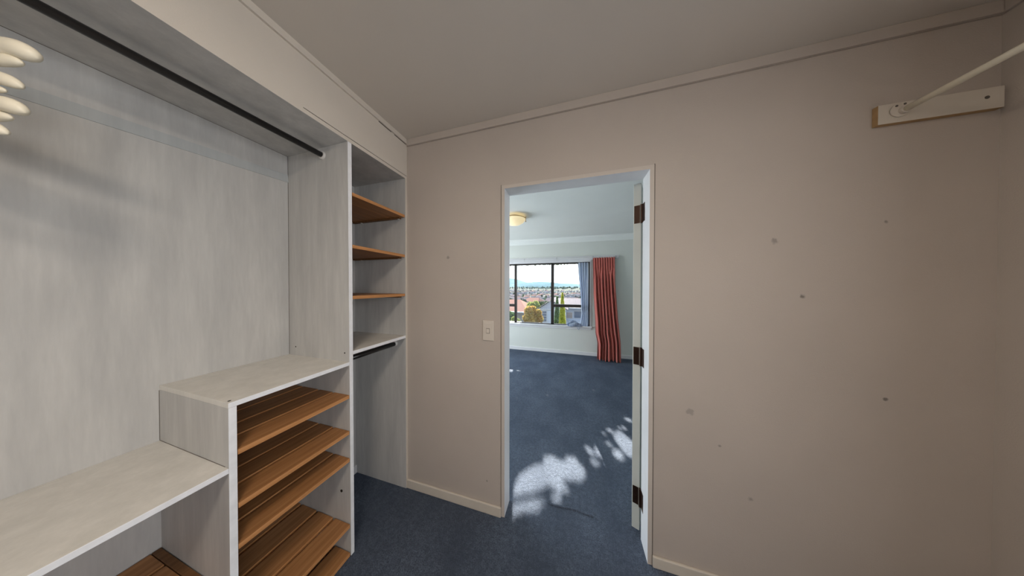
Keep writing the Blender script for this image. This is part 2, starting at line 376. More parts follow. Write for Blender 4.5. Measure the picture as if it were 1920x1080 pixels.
obj('sash_handle', B().box(-.405, -.36, fy0 - .02, fy0, .625, .645).box(-.42, -.35, fy0 - .028, fy0 - .018, .628, .640), 'bronze', w1, bevel=.003)
obj('window_sill', B().box(WX0 - .04, WX1 + .04, YW - .040, YW + .03, WZ0 - .030, WZ0), 'white', w1, bevel=.004)
obj('window_architrave', B().box(WX1, WX1 + .034, YW - .012, YW, WZ0 - .07, WZ1 + .02).box(WX0 - .04, WX1, YW - .012, YW, WZ0 - .075, WZ0 - .03).box(WX0 - .04, WX1 + .034, YW - .012, YW, WZ1, WZ1 + .045), 'white', w1, bevel=.003)

# ---------------------------------------------------------------- the built-in wardrobe
wr = thing('wardrobe', (XC, YD2, 0), 'built in whitewashed wardrobe carcass running along the left wall to the corner', 'wardrobe')
tp = .019
obj('back_panel', B().box(XB - .012, XB, YB, YA, 0, ZH + tp), 'panel', wr)
obj('head_panel', B().box(XB, XC, YB, YA, ZH, ZH + tp, 0, faces={5: 1}), ['panel', 'bulk'], wr)
b = B(); v = []
lean = .003
for z, dy in ((0, lean), (ZH, -lean)):
    v += [(XB, YD1, z), (XC, YD1 + dy, z), (XC, YD2 + dy * .6, z), (XB, YD2, z)]
b.add(v, [(0, 1, 2, 3), (4, 5, 6, 7), (0, 1, 5, 4), (1, 2, 6, 5), (2, 3, 7, 6), (3, 0, 4, 7)]); b.mi[3] = 1
obj('divider_panel', b, ['panel', 'edgelit'], wr, bevel=.0012)
obj('end_panel', B().box(XB, XC + .001, YA - .016, YA, 0, ZH, 0, faces={5: 1}), ['panel', 'trim'], wr, bevel=.0012)
obj('niche_shelf', B().box(XB, XC, YD2, YA - .016, ZN - .018, ZN, 0, faces={5: 1}), ['shelf', 'edgelit'], wr, bevel=.001)
obj('skirting_strip', B().box(XB, XB + .012, YD2, YA - .016, 0, .06), 'white', wr, bevel=.002)
# thin sloping strip across the back panel, a little darker than it
a = math.atan2(2.041 - 2.001, .8 - .21)
MB_ = Matrix.Translation((XB, .808, 2.042)) @ Matrix.Rotation(a, 4, 'X')
obj('back_strip', B().box(0, .003, -1.1, -.001, -.021, .021, mat=MB_), 'back_strip', wr)
jg = B().box(XB, XB + .0012, YB, YD1, ZH - .0014, ZH).box(XB, XB + .0012, YD1 - .0016, YD1, ZP, ZH).box(XB, XB + .0012, YTW - .0014, YTW, ZS, ZP - .02).box(XB + .001, XC - .02, YTW - .0012, YTW, ZS, ZS + .0012)
obj('joint_gap', jg, 'screw', wr)
for zt in (1.917, 1.642, 1.370):
    for x in (-1.16, -1.50):
        obj('shelf_peg', B().tube([(x, YA - .016, zt - .026), (x, YA - .030, zt - .026)], .006, 10), 'peg', wr)
        obj('shelf_peg', B().tube([(x, YD2, zt - .026), (x, YD2 + .014, zt - .026)], .006, 10), 'peg', wr)
for x, z in ((-1.525, 1.073), (-1.346, 1.071), (-1.145, 1.07), (-1.175, .33)):
    obj('screw_hole', B().tube([(x, YD1 + .002, z), (x, YD1 - .0008, z)], .0042 if z > 1 else .007, 10), 'dark', wr)

# shoe cabinet (lower tower) and long bench shelf
sc = thing('shoe_cabinet', (XC, YTW, 0), 'low whitewashed shoe cabinet with five slatted wooden shelves', 'cabinet')
obj('side_panel', B().box(XB, XC, YTW, YTW + tp, 0, ZP - .018, 0, faces={5: 1}), ['panel', 'edgelit'], sc, bevel=.0012)
obj('top_panel', B().box(XB, XC, YTW, YD1, ZP - .018, ZP, 0, faces={5: 1}), ['shelf', 'edgelit'], sc, bevel=.0012)
obj('screw_hole', B().tube([(XC - .02, YTW + .010, ZP - .001), (XC - .02, YTW + .010, ZP + .0007)], .004, 10), 'dark', sc)
bs = thing('bench_shelf', (XC, -.5, ZS), 'long low whitewashed shelf left of the shoe cabinet', 'shelf')
obj('shelf_board', B().box(XB, XC, YB, YTW, ZS - .018, ZS, 0, faces={5: 1}), ['shelf', 'edgelit'], bs, bevel=.0012)
obj('support_batten', B().box(XB, XB + .018, YB, YTW, ZS - .058, ZS - .018), 'panel', bs)

GAPS = [(-1.112, -1.218), (-1.236, -1.345), (-1.363, -1.475), (-1.493, -1.574)]
def slatted(y0, y1, zt, label, group, xs=GAPS, t=.018):
    r = thing('slatted_shelf', (XC, (y0 + y1) / 2, zt - t), label, 'shelf', group)
    for i, (xa, xb) in enumerate(xs):
        yy = .001 + random.random() * .001
        o = obj('slat', B().box(xb, xa, y0 + yy, y1 - yy, zt - t, zt, 0, faces={5: 1}), ['wood', 'woodedge'], r, bevel=.0015, origin=((xa + xb) / 2 + i * 0, (y0 + y1) / 2, zt))
        if i == 0: o['label'] = 'front slat with a paler edge'
    for yc in (y0 + .012, y1 - .012):
        obj('cleat', B().box(xs[-1][1] + .005, xs[0][0] - .03, yc - .010, yc + .010, zt - t - .010, zt - t), 'cleat', r, origin=(-1.3, yc, zt - t))
    return r
ST = 'slatted shelves in the shoe cabinet'
for z, lb in ((.853, 'slatted cedar shelf directly under the shoe cabinet top'), (.665, 'slatted cedar shelf second from the top in the shoe cabinet'),
              (.521, 'slatted cedar shelf in the middle of the shoe cabinet'), (.172, 'slatted cedar shelf with wide gaps, second lowest in the shoe cabinet'),
              (.022, 'slatted cedar shelf lowest in the shoe cabinet, just above the carpet')):
    xs = GAPS if z < .3 else [(-1.112, -1.218), (-1.232, -1.328), (-1.342, -1.455), (-1.469, -1.574)]
    slatted(YTW + tp, YD1, z, lb, ST, xs)
NT = 'slatted shelves in the corner niche'
for z, lb in ((1.917, 'slatted cedar shelf highest in the corner niche'), (1.641, 'slatted cedar shelf in the middle of the corner niche'), (1.370, 'slatted cedar shelf at eye level, lowest wooden one in the niche')):
    slatted(YD2, YA - .016, z, lb, NT, [(-1.114, -1.222), (-1.224, -1.349), (-1.351, -1.479), (-1.481, -1.574)])
# rack in the lower left compartment: slats framed by an end board
rk = thing('slatted_rack', (XC, 0, .358), 'slatted cedar rack in the compartment under the long low shelf', 'rack')
for x1, x0 in ((XC - .002, -1.20), (-1.212, -1.325), (-1.337, -1.455), (-1.467, -1.575)):
    obj('slat', B().box(x0, x1, -1.2, YTW - .024, .360, .376), 'wood', rk, bevel=.0015, origin=((x0 + x1) / 2, -.3, .376))
obj('end_board', B().box(-1.575, XC - .002, YTW - .022, YTW - .002, .352, .376), 'cleat', rk, bevel=.0015, origin=(-1.3, YTW - .01, .37))
obj('end_board', B().box(-1.575, XC - .002, -1.222, -1.202, .352, .376), 'cleat', rk, bevel=.0015, origin=(-1.3, -1.21, .37))
for xx in (-1.5, -1.19):
    obj('runner', B().box(xx - .015, xx + .015, YB + .001, YTW, .330, .352), 'cleat', rk, origin=(xx, 0, .34))

# rails
r1 = thing('clothes_rail', (-1.294, YD1, 2.128), 'long black clothes rail high across the open wardrobe bay', 'clothes rail')
obj('rod', B().tube([(-1.294, YB + .01, 2.128), (-1.294, YD1 - .003, 2.128)], .0135, 24), 'blackrod', r1, smooth=True)
obj('end_socket', B().tube([(-1.294, YD1, 2.126), (-1.294, YD1 - .010, 2.126)], .021, 20), 'peg', r1, smooth=False, bevel=.002)
obj('end_socket', B().tube([(-1.294, YB, 2.126), (-1.294, YB + .012, 2.126)], .021, 20), 'peg', r1, bevel=.002)
r2 = thing('clothes_rail', (-1.23, 1.0, 1.03), 'short black clothes rail under the white niche shelf', 'clothes rail')
obj('rod', B().tube([(-1.20, YD2 + .002, 1.014), (-1.20, YA - .022, 1.014)], .0145, 20), 'blackrod', r2, smooth=True)
obj('end_socket', B().tube([(-1.20, YA - .016, 1.016), (-1.20, YA - .030, 1.016)], .019, 18), 'peg', r2, bevel=.002)
obj('end_socket', B().tube([(-1.20, YD2, 1.016), (-1.20, YD2 + .010, 1.016)], .019, 18), 'peg', r2, bevel=.002)

r3 = thing('clothes_rail', (1.226, YA, 2.10), 'cream painted hanging rail running out from the wall cleat at upper right', 'clothes rail')
yc = YA - .019
pts = [(1.222 + .0006 * math.sin(i * 1.3), yc - .003 - i * .085, 2.098 + .0006 * math.cos(i * 1.1)) for i in range(31)]
rodo = B().tube(pts, [.0105 + .0006 * math.sin(i * 2.1) for i in range(31)], 20)
obj('rod', rodo, 'cream', r3, smooth=True)
fb = B().tube([(1.215, yc, 2.102), (1.215, yc - .004, 2.102)], .026, 24, flat=1.0)
fb.tube([(1.222, yc - .004, 2.098), (1.222, yc - .014, 2.098)], .0145, 20)
obj('flange', fb, 'plate', r3, bevel=.0015)
for x, z in ((1.204, 2.118), (1.226, 2.122)): obj('screw', B().tube([(x, yc - .004, z), (x, yc - .0055, z)], .0036, 10), 'screw', r3)
cb = thing('rail_cleat', (1.31, YA, 2.095), 'pale painted timber cleat fixed to the wall holding the cream rail', 'wall cleat')
obj('board', B().box(1.160, 1.470, YA - .018, YA, 2.058, 2.134, 0, faces={4: 1, 0: 1}), ['trim', 'rawwood'], cb, bevel=.0012)
obj('screw', B().tube([(1.43, YA - .018, 2.10), (1.43, YA - .0195, 2.10)], .0055, 12), 'screw', cb)

# light switch
sw = thing('light_switch', (-.4965, YA, 1.145), 'upright light switch plate beside the doorway', 'light switch')
obj('plate', B().box(-.534, -.459, YA - .008, YA, 1.083, 1.208), 'plate', sw, bevel=.004)
obj('inner_frame', B().box(-.519, -.474, YA - .0095, YA - .008, 1.098, 1.193), 'plate', sw, bevel=.001)
obj('rocker', B().box(-.506, -.487, YA - .0135, YA - .009, 1.132, 1.158).box(-.508, -.485, YA - .0105, YA - .009, 1.129, 1.161, 1), ['plate', 'screw'], sw, bevel=.001)

# coat hangers cascading from the left end of the long rail
def hanger(tip, r, label, double=True, rise=.004, droop=.022, xr=-1.294, dy=.075):
    cx, cy = xr, tip[1] - dy; zs = tip[2] + rise
    D_ = Vector((tip[0] - cx, tip[1] - cy, 0))
    h = thing('coat_hanger', (cx, cy, zs), label, 'coat hanger', 'cream coat hangers on the long rail')
    def arm(s, length, z_off, rr):
        pts = []; rad = []; n = 40
        for i in range(n + 1):
            u = i / n * length; k = i / n
            pts.append((cx + s * D_.x * u, cy + s * D_.y * u, zs + z_off - (rise - droop) * u ** 1.5 - droop * max(0, (u - .74) / .26) ** 1.8))
            e = max(0, (k - .84) / .16); rad.append(rr * (.70 + .30 * min(1, k * 1.2)) * math.sqrt(max(.004, 1 - e ** 2)))
        return B().tube(pts, rad, 20, flat=.85)
    for s in (1, -1):
        obj('shoulder', arm(s, 1, 0, r), 'cream', h, smooth=True)
        if double: obj('trouser_bar', arm(s, .86, -.016 - r * .6, r * .62), 'cream', h, smooth=True)
    zr = 2.128 + .0135
    pts = [(cx, cy, zs)] + [(cx, cy, zs + (2.10 - zs) * k / 4) for k in range(1, 4)] + [(cx + .016 * math.sin(a_), cy, zr - .0145 + .016 * math.cos(a_) + .0) for a_ in [math.pi - .3 - k * .3 for k in range(14)]]
    obj('hook', B().tube(pts, .0016, 8), 'steel', h, smooth=True)
    return h
hanger((-1.132, .158, 1.922), .0185, 'topmost cream plastic coat hanger at the left edge')
hanger((-1.132, .144, 1.846), .0130, 'cream plastic coat hanger just below the topmost one')
hanger((-1.132, .146, 1.794), .0160, 'thick cream coat hanger, third down at the left edge', dy=.060)
hanger((-1.132, .131, 1.738), .0125, 'lowest cream plastic coat hanger at the left edge', double=False)

# dressing room ceiling lamp (behind the viewer)
cl = thing('ceiling_lamp', (-.12, -.40, ZC), 'round opal ceiling lamp of the dressing room, behind the viewer', 'ceiling light')
obj('base', B().lathe([(0.0, 0), (.21, 0), (.21, -.02), (.0, -.02)], 40, 0, (-.12, -.40, ZC)), 'brass', cl)
obj('bowl', B().lathe([(.21, -.02), (.205, -.045), (.16, -.075), (.08, -.09), (0.001, -.095)], 40, 0, (-.12, -.40, ZC)), 'lampglass2', cl, smooth=True)
ld = bpy.data.lights.new('dressing_lamp_light', 'AREA'); ld.shape = 'DISK'; ld.size = .40; ld.energy = 14; ld.color = (1, .88, .76)
lo = bpy.data.objects.new('dressing_lamp_light', ld); C.objects.link(lo); lo.location = (-.12, -.40, ZC - .10)

# bedroom ceiling light
bl = thing('ceiling_lamp', (-.80, 2.92, ZC), 'lit brass rimmed bowl ceiling light in the bedroom', 'ceiling light')
L0 = (-.80, 2.92, ZC)
obj('base', B().lathe([(0, 0), (.07, 0), (.07, -.03), (0, -.03)], 32, 0, L0), 'plate', bl)
obj('bowl', B().lathe([(.165, -.045), (.160, -.060), (.135, -.090), (.09, -.118), (.04, -.132), (.001, -.135)], 40, 0, L0), 'lampglass', bl, smooth=True)
obj('rim', B().tube([(L0[0] + .166 * math.cos(a_ * math.pi / 20), L0[1] + .166 * math.sin(a_ * math.pi / 20), ZC - .045) for a_ in range(41)], .0045, 8), 'brass', bl, smooth=True)
for k in range(3):
    a_ = R(20 + 120 * k); x, y = L0[0] + .168 * math.cos(a_), L0[1] + .168 * math.sin(a_)
    obj('finial', B().tube([(x, y, ZC), (x, y, ZC - .07)], .004, 8).lathe([(0, -.085), (.008, -.078), (.008, -.070), (0, -.064)], 12, 0, (x, y, ZC)), 'brass', bl)

# ---------------------------------------------------------------- bedroom curtains
tr = thing('curtain_track', (-1, YW, 2.0), 'white curtain track board above the bedroom window', 'curtain track')
obj('board', B().box(-2.62, .90, YW - .018, YW, 1.965, 2.045), 'white', tr, bevel=.003)
obj('track', B().box(-2.60, .88, YW - .062, YW - .045, 1.985, 2.003), 'white', tr, bevel=.002)
for x in (-2.2, -1.0, -.30, .42, .84): obj('bracket', B().box(x - .010, x + .010, YW - .060, YW - .018, 1.995, 2.010).box(x - .008, x + .008, YW - .022, YW - .018, 1.975, 2.03), 'steel', tr)

def sheet(fn, nu, nv, thick=.0015):
    b = B(); v = [fn(i / nu, k / nv) for k in range(nv + 1) for i in range(nu + 1)]
    b.add(v, [(k * (nu + 1) + i, k * (nu + 1) + i + 1, (k + 1) * (nu + 1) + i + 1, (k + 1) * (nu + 1) + i) for k in range(nv) for i in range(nu)]); return b
def lerp(a, b, t): return a + (b - a) * t
def edge(tab, v):
    for (v0, x0), (v1, x1) in zip(tab, tab[1:]):
        if v <= v1: return lerp(x0, x1, (v - v0) / (v1 - v0))
    return tab[-1][1]
LT = [(0, .413), (.36, .425), (.63, .452), (.74, .452), (.84, .485), (1, .470)]
RT = [(0, .812), (.25, .815), (.60, .850), (.82, .888), (1, .892)]
def red(u, v):
    xl, xr_ = edge(LT, v), edge(RT, v)
    uu = u + .02 * math.sin(9 * u + 4 * v) * v
    amp = lerp(.016, .046, min(1, v * 1.6)) * (1 + .3 * math.sin(17 * u))
    if v < .10: ph = math.sin(u * math.pi * 2 * 9) * .013
    else:
        k = min(1, (v - .10) / .12); ph = lerp(math.sin(u * math.pi * 2 * 9) * .013, math.sin(uu * math.pi * 2 * 7 + .6 * math.sin(3 * v)) * amp, k)
    y = lerp(YW - .075, 4.275, v ** 1.1) + ph
    z = lerp(1.985, .012, v) + (.010 * math.sin(u * 12) if v > .98 else 0)
    return (lerp(xl, xr_, u) + .006 * math.cos(u * math.pi * 2 * 9) * v, y, z)
rc = thing('curtain', (.63, 4.4, 0), 'coral red pleated floor length curtain right of the bedroom window', 'curtain')
o = obj('drape', sheet(red, 260, 70), 'redcloth', rc, smooth=True)
md = o.modifiers.new('thick', 'SOLIDIFY'); md.thickness = .003
o = obj('heading_tape', sheet(lambda u, v: (lerp(.413, .818, u), YW - .070 + math.sin(u * math.pi * 2 * 9) * .013, lerp(1.995, 1.93, v)), 200, 3), 'redcloth', rc, smooth=True)
for k in range(9): obj('curtain_hook', B().tube([(.43 + k * .045, YW - .06, 1.975), (.43 + k * .045, YW - .055, 1.992)], .002, 6), 'steel', rc)

bc = thing('curtain', (.24, YW - .05, .6), 'pale blue lining curtain drawn back at the right window edge', 'curtain')
def blue(u, v):
    xl = edge([(0, .128), (.25, .150), (.5, .185), (.8, .20), (1, .165)], v); xr_ = .338
    return (lerp(xl, xr_, u), YW - .03 - .012 + math.sin(u * math.pi * 2 * 4.2 + 1.2 * v) * .014, lerp(1.905, .612, v))
o = obj('drape', sheet(blue, 100, 40), 'bluecloth', bc, smooth=True)
def bundle(u, v):
    a_ = v * 2 * math.pi; x = lerp(-.085, .215, u); t = math.sin(math.pi * min(1, max(0, u)) ** .8)
    r = .010 + .042 * t * (1 + .35 * math.sin(3 * a_ + 9 * u) + .15 * math.sin(7 * a_ + 14 * u))
    return (x + .01 * math.sin(a_ * 2), YW - .055 + math.cos(a_) * r * .8, .628 - .02 * u + math.sin(a_) * r * 1.1 + .03 * math.sin(u * 3.0))
obj('gathered_hem', sheet(bundle, 50, 36), 'bluecloth', bc, smooth=True)
obj('tie', B().tube([(.14, YW - .065, .60), (.13, YW - .08, .56), (.15, YW - .078, .53), (.165, YW - .08, .565), (.16, YW - .065, .60)], .006, 8), 'bluecloth', bc, smooth=True)

# ---------------------------------------------------------------- outside
def ground_z(y, x=0):
    t = [(4.6, -3.2), (40, -5.5), (80, -8), (130, -11), (300, -20), (700, -21), (1100, -20), (1500, -12), (2300, -12)]
    if y <= t[0][0]: return t[0][1]
    for (a0, z0), (a1, z1) in zip(t, t[1:]):
        if y <= a1: return lerp(z0, z1, (y - a0) / (a1 - a0))
    return t[-1][1]
b = B(); ys = [4.75, 10, 20, 40, 60, 80, 105, 130, 200, 300, 450, 700, 900, 1100, 1300, 1500, 1900, 2300]; nx = 24
for y in ys:
    for i in range(nx + 1):
        x = lerp(-1.2 * y - 40, .8 * y + 40, i / nx); b.v.append((x, y, ground_z(y) + (math.sin(x * .01 + y * .02) * .003 * y if y > 200 else 0)))
for k in range(len(ys) - 1):
    for i in range(nx): b.f.append((k * (nx + 1) + i, k * (nx + 1) + i + 1, (k + 1) * (nx + 1) + i + 1, (k + 1) * (nx + 1) + i)); b.mi.append(0)
gr = obj('ground', b, 'grass'); tag(gr, 'green slope falling from the house to the valley town', 'ground', kind='structure')
def hill(name, D, prof, label, mat='hills', depth=900):
    b = B(); n = 120; rnd = random.Random(D); ph = [rnd.random() * 6 for _ in range(6)]
    x0, x1 = prof[0][0], prof[-1][0]
    rows = []
    for r_ in range(9):
        q = r_ / 8; row = []
        for i in range(n + 1):
            x = lerp(x0, x1, i / n); h = edge(prof, x); h += D * .0007 * (math.sin(x / D * 60 + ph[0]) + .6 * math.sin(x / D * 150 + ph[1]))
            z = lerp(-25, h, math.sin(q * math.pi * .5)) if q < 1 else h
            row.append(len(b.v)); b.v.append((x, D + q * depth + 8 * math.sin(i), z))
        rows.append(row)
    back = []
    for i in range(n + 1): back.append(len(b.v)); b.v.append((lerp(x0, x1, i / n), D + depth * 1.8, -25))
    rows.append(back)
    for r0, r1_ in zip(rows, rows[1:]):
        for i in range(n): b.f.append((r0[i], r0[i + 1], r1_[i + 1], r1_[i])); b.mi.append(0)
    o = obj(name, b, mat, smooth=True); return tag(o, label, 'hill')
# profile x at distance, height
D = 5000
hill('hill', D, [(-6000, 300), (-2600, 360), (-1650, 230), (-1350, 150), (-1050, 60), (-600, 30), (2500, 30)], 'tall pale blue hill at the left end of the skyline')
D = 3600
hill('hill', D, [(-4000, 20), (-1250, 20), (-900, 70), (-560, 95), (-250, 62), (200, 40), (1800, 50)], 'low hazy ridge in the middle of the skyline', depth=500)

def foliage(b, c, rad, n, size, shape='ball', seed=0, mi=0):
    rnd = random.Random(seed)
    for _ in range(n):
        if shape == 'ball':
            while True:
                p = Vector((rnd.uniform(-1, 1), rnd.uniform(-1, 1), rnd.uniform(-1, 1)))
                if .45 < p.length < 1: break
            q = Vector((c[0] + p.x * rad[0], c[1] + p.y * rad[1], c[2] + p.z * rad[2]))
        else:
            t = rnd.random() ** 1.4; a_ = rnd.uniform(0, 6.283); rr = (1 - t) ** .75 * math.sqrt(rnd.uniform(.35, 1)) * (1 if t > .08 else .8)
            q = Vector((c[0] + math.cos(a_) * rr * rad[0], c[1] + math.sin(a_) * rr * rad[1], c[2] + t * rad[2]))
        d = Vector((rnd.gauss(0, 1), rnd.gauss(0, 1), rnd.gauss(0, 1))).normalized(); e = d.orthogonal().normalized(); s_ = size * rnd.uniform(.6, 1.3)
        b.add([q - d * s_, q + e * s_ * .5, q + d * s_, q - e * s_ * .5], [(0, 1, 2, 3)], mi)
def tree(name, x, y, z0, z1, r, leaf, label, n, size, shape='ball', cat='tree', group=None, seed=1, trunk=.08):
    t = thing(name, (x, y, z0), label, cat, group)
    b = B()
    if shape == 'ball':
        cz = (z0 * .25 + z1 * .75) if trunk else (z0 + z1) / 2
        rz = z1 - cz; foliage(b, (x, y, cz), (r * .66, r * .66, rz * .62), n // 2, size, 'ball', seed)
        rnd = random.Random(seed)
        for k in range(9):
            a_ = rnd.uniform(0, 6.28); e_ = rnd.uniform(-.4, 1.3); q_ = rnd.uniform(.5, .92); rr = rnd.uniform(.22, .45)
            foliage(b, (x + q_ * math.cos(a_) * math.cos(e_) * r, y + q_ * math.sin(a_) * math.cos(e_) * r, cz + q_ * math.sin(e_) * rz), (r * rr, r * rr, rz * rr), n // 8, size, 'ball', seed + k)
    else: foliage(b, (x, y, z0 + .05), (r, r, z1 - z0 - .05), n, size, 'cone', seed)
    obj('foliage', b, leaf, t)
    obj('trunk', B().tube([(x, y, z0), (x + .02, y, (z0 + z1) / 2), (x, y, z1 - (z1 - z0) * .15)], [trunk or .05, (trunk or .05) * .8, .02], 8), 'bark', t)
    return t
tree('conifer', -.60, 15, -3.7, .95, .42, 'leafyellow', 'tall golden yellow conifer in front of the neighbouring house', 5200, .075, 'cone', seed=3)
tree('conifer', -1.02, 15.9, -3.7, .62, .42, 'leafdull', 'green conifer standing against the golden one', 4200, .075, 'cone', seed=4)
tree('autumn_tree', -3.05, 17, -4.2, -.30, .80, 'leaforange', 'orange autumn tree left of the gabled house', 3800, .12, seed=5)
tree('garden_tree', -4.6, 25, -5, -.35, 1.05, 'leaflime', 'lime green tree rising behind the orange one', 2600, .12, seed=6)
tree('garden_tree', -4.15, 15.5, -4.2, -.92, .55, 'leaflime', 'pale yellow green bush beside the left mullion', 2600, .08, seed=7)
tree('garden_tree', -5.3, 17.2, -4.2, -.62, .75, 'leafdull', 'green tree behind the lower left window pane', 3000, .09, seed=8)
tree('garden_tree', -2.45, 15.5, -4.2, -1.35, .5, 'leafyellow', 'small yellow shrub at the foot of the orange tree', 2200, .07, seed=9)

# the tree that dapples the sunlight: leaves leave gaps where the light comes through
BL = [(-.154, 1.718, .069, .048), (.009, 1.761, .061, .039), (-.074, 1.493, .079, .04), (-.097, 1.408, .041, .036), (.242, 1.916, .053, .075), (.147, 1.927, .033, .034), (.17, 1.874, .032, .032), (.188, 1.787, .048, .043), (.3, 1.792, .042, .035), (.31, 2.026, .047, .037), (.297, 2.159, .036, .034), (.369, 2.225, .037, .036), (.455, 2.132, .073, .119), (.384, 1.931, .048, .069), (.485, 2.057, .075, .150), (.495, 2.304, .042, .045), (.588, 2.462, .04, .044)]
P1 = [(-.394, 1.36), (-.384, 1.502), (-.306, 1.618), (-.21, 1.682), (-.147, 1.729), (-.035, 1.752), (.081, 1.729), (.12, 1.688), (.102, 1.618), (.061, 1.575), (-.018, 1.56), (-.108, 1.512), (-.17, 1.465), (-.238, 1.398), (-.387, 1.335)]
P2 = [(-.378, 1.306), (-.302, 1.334), (-.185, 1.386), (-.146, 1.366), (-.209, 1.295), (-.287, 1.267), (-.366, 1.201), (-.391, 1.204)]
P3 = [(-1.6, 3.12), (-1.02, 3.30), (-.80, 3.44), (-.9, 3.66), (-.98, 3.70), (-1.6, 3.85)]
def inside(p, poly):
    c = False
    for (x0, y0), (x1, y1) in zip(poly, poly[1:] + poly[:1]):
        if (y0 > p[1]) != (y1 > p[1]) and p[0] < (x1 - x0) * (p[1] - y0) / (y1 - y0) + x0: c = not c
    return c
def lit(x, y):
    for bx, by, a_, c_ in BL:
        k = .95
        if ((x - bx) / (a_ * k)) ** 2 + ((y - by) / (c_ * k)) ** 2 < 1: return True
    return inside((x, y), P1) or inside((x, y), P2) or inside((x, y), P3)
st = thing('garden_tree', (-4.6, 8.9, ground_z(8.9)), 'leafy tree outside the bedroom that dapples the sunlight, above the view', 'tree')
b = B(); rnd = random.Random(11)
for k in range(30000):
    yf = rnd.uniform(.9, 4.3); xf = rnd.uniform(-2.4, 1.5); Y = 8.6 + rnd.uniform(-.45, .45)
    z = .55 * (Y - yf)
    if z < 2.27: continue
    p = Vector((xf - .25 * (Y - yf), Y, z)); s_ = rnd.uniform(.030, .050)
    n_ = Vector((rnd.gauss(0, .5), 1, rnd.gauss(0, .5) + .4)).normalized(); d = n_.orthogonal().normalized(); d = Matrix.Rotation(rnd.uniform(0, 6.28), 3, n_) @ d; e = n_.cross(d)
    q = [p - d * s_, p + e * s_ * .5, p + d * s_, p - e * s_ * .5]
    bad = False
    for c_ in q + [p]:
        if lit(c_.x + .25 * c_.z / .55, c_.y - c_.z / .55): bad = True; break
    if not bad: b.add(q, [(0, 1, 2, 3)])
for k in range(26000):     # fine twigs and small leaves around the gaps
    yf = rnd.uniform(1.1, 2.7); xf = rnd.uniform(-.5, .75); Y = 8.55 + rnd.uniform(-.12, .12); z = .55 * (Y - yf)
    p = Vector((xf - .25 * (Y - yf), Y, z)); s_ = rnd.uniform(.010, .018)
    n_ = Vector((rnd.gauss(0, .4), 1, rnd.gauss(0, .4) + .4)).normalized(); d = n_.orthogonal().normalized(); d = Matrix.Rotation(rnd.uniform(0, 6.28), 3, n_) @ d; e = n_.cross(d)
    if lit(p.x + .25 * p.z / .55, p.y - p.z / .55): continue
    b.add([p - d * s_, p + e * s_ * .6, p + d * s_, p - e * s_ * .6], [(0, 1, 2, 3)])
foliage(b, (-4.6, 8.9, 3.7), (1.2, 1.2, 1.3), 4000, .06, 'ball', 12)
obj('foliage', b, 'leafgreen', st)
bt = B().tube([(-4.6, 8.9, ground_z(8.9)), (-4.55, 8.9, 1), (-4.4, 8.85, 3.0), (-4.2, 8.8, 4.4)], [.14, .12, .09, .03], 10)
for z_, x1, z1 in ((2.9, -.9, 4.35), (2.5, -1.3, 3.3), (3.4, -2.0, 4.9)): bt.tube([(-4.42, 8.85, z_), (-3.4, 8.95, lerp(z_, z1, .5) + .1), (-2.4, 9.05, z1), ], [.05, .03, .012], 8)
obj('trunk', bt, 'bark', st)

# neighbouring house: gabled wing towards us, long roof behind
nh = thing('house', (-1.9, 23, -4.2), 'pale neighbouring house with a grey gable and corrugated roof', 'house')
gx0, gx1, gxa, gy, ez, rz = -3.25, -.45, -1.95, 21, -.86, .02
b = B().box(gx0 + .12, gx1 - .12, gy + .2, 26, -4.3, ez)
obj('wall', b, 'extwall', nh)
obj('gable', B().add([(gx0 + .1, gy + .15, ez), (gx1 - .1, gy + .15, ez), (gxa, gy + .15, rz - .06), (gx0 + .1, gy + .3, ez), (gx1 - .1, gy + .3, ez), (gxa, gy + .3, rz - .06)], [(0, 1, 2), (3, 4, 5), (0, 1, 4, 3), (1, 2, 5, 4), (2, 0, 3, 5)]), 'corrgable', nh)
b = B()
for xa, xb in ((gx0 - .15, gxa), (gxa, gx1 + .15)):
    za, zb = (ez - .08, rz) if xa < gxa else (rz, ez - .08)
    b.add([(xa, gy, za), (xb, gy, zb), (xb, 27, zb), (xa, 27, za), (xa, gy, za + .06), (xb, gy, zb + .06), (xb, 27, zb + .06), (xa, 27, za + .06)], [(0, 1, 2, 3), (4, 5, 6, 7), (0, 1, 5, 4), (1, 2, 6, 5), (2, 3, 7, 6), (3, 0, 4, 7)])
obj('gable_roof', b, 'corrroof', nh)
obj('barge_board', B().box(gx0 + .05, gx1 - .05, gy + .10, gy + .16, ez - .09, ez), 'exttrim', nh)
def hwin(x0, x1, z0, z1, y, rows, inner='extglass'):
    f = obj('window', B().box(x0 - .05, x1 + .05, y - .04, y + .03, z0 - .05, z1 + .05), 'exttrim', nh)
    p = B()
    for k in range(rows): p.box(x0, x1, y - .06, y - .045, lerp(z0, z1, k / rows) + .02, lerp(z0, z1, (k + 1) / rows) - .02)
    obj('pane', p, inner, f)
hwin(-2.84, -2.42, -2.15, -1.08, gy + .2, 4)
obj('corner_post', B().box(-3.16, -3.0, gy + .12, gy + .25, -4.3, ez), 'exttrim', nh)
b = B().box(-1.3, 6.5, 25.2, 31, -4.3, -1.1); obj('wall', b, 'extwall', nh)
b = B().add([(-1.9, 24.9, -1.05), (7, 24.9, -1.05), (7, 28, -.12), (-1.9, 28, -.12), (-1.9, 31.3, -1.05), (7, 31.3, -1.05)], [(0, 1, 2, 3), (3, 2, 5, 4), (0, 3, 4), (1, 5, 2), (0, 1, 5, 4)])
obj('main_roof', b, 'corrroof', nh)
obj('gutter', B().box(-1.9, 7, 24.82, 24.92, -1.17, -1.03), 'exttrim', nh)
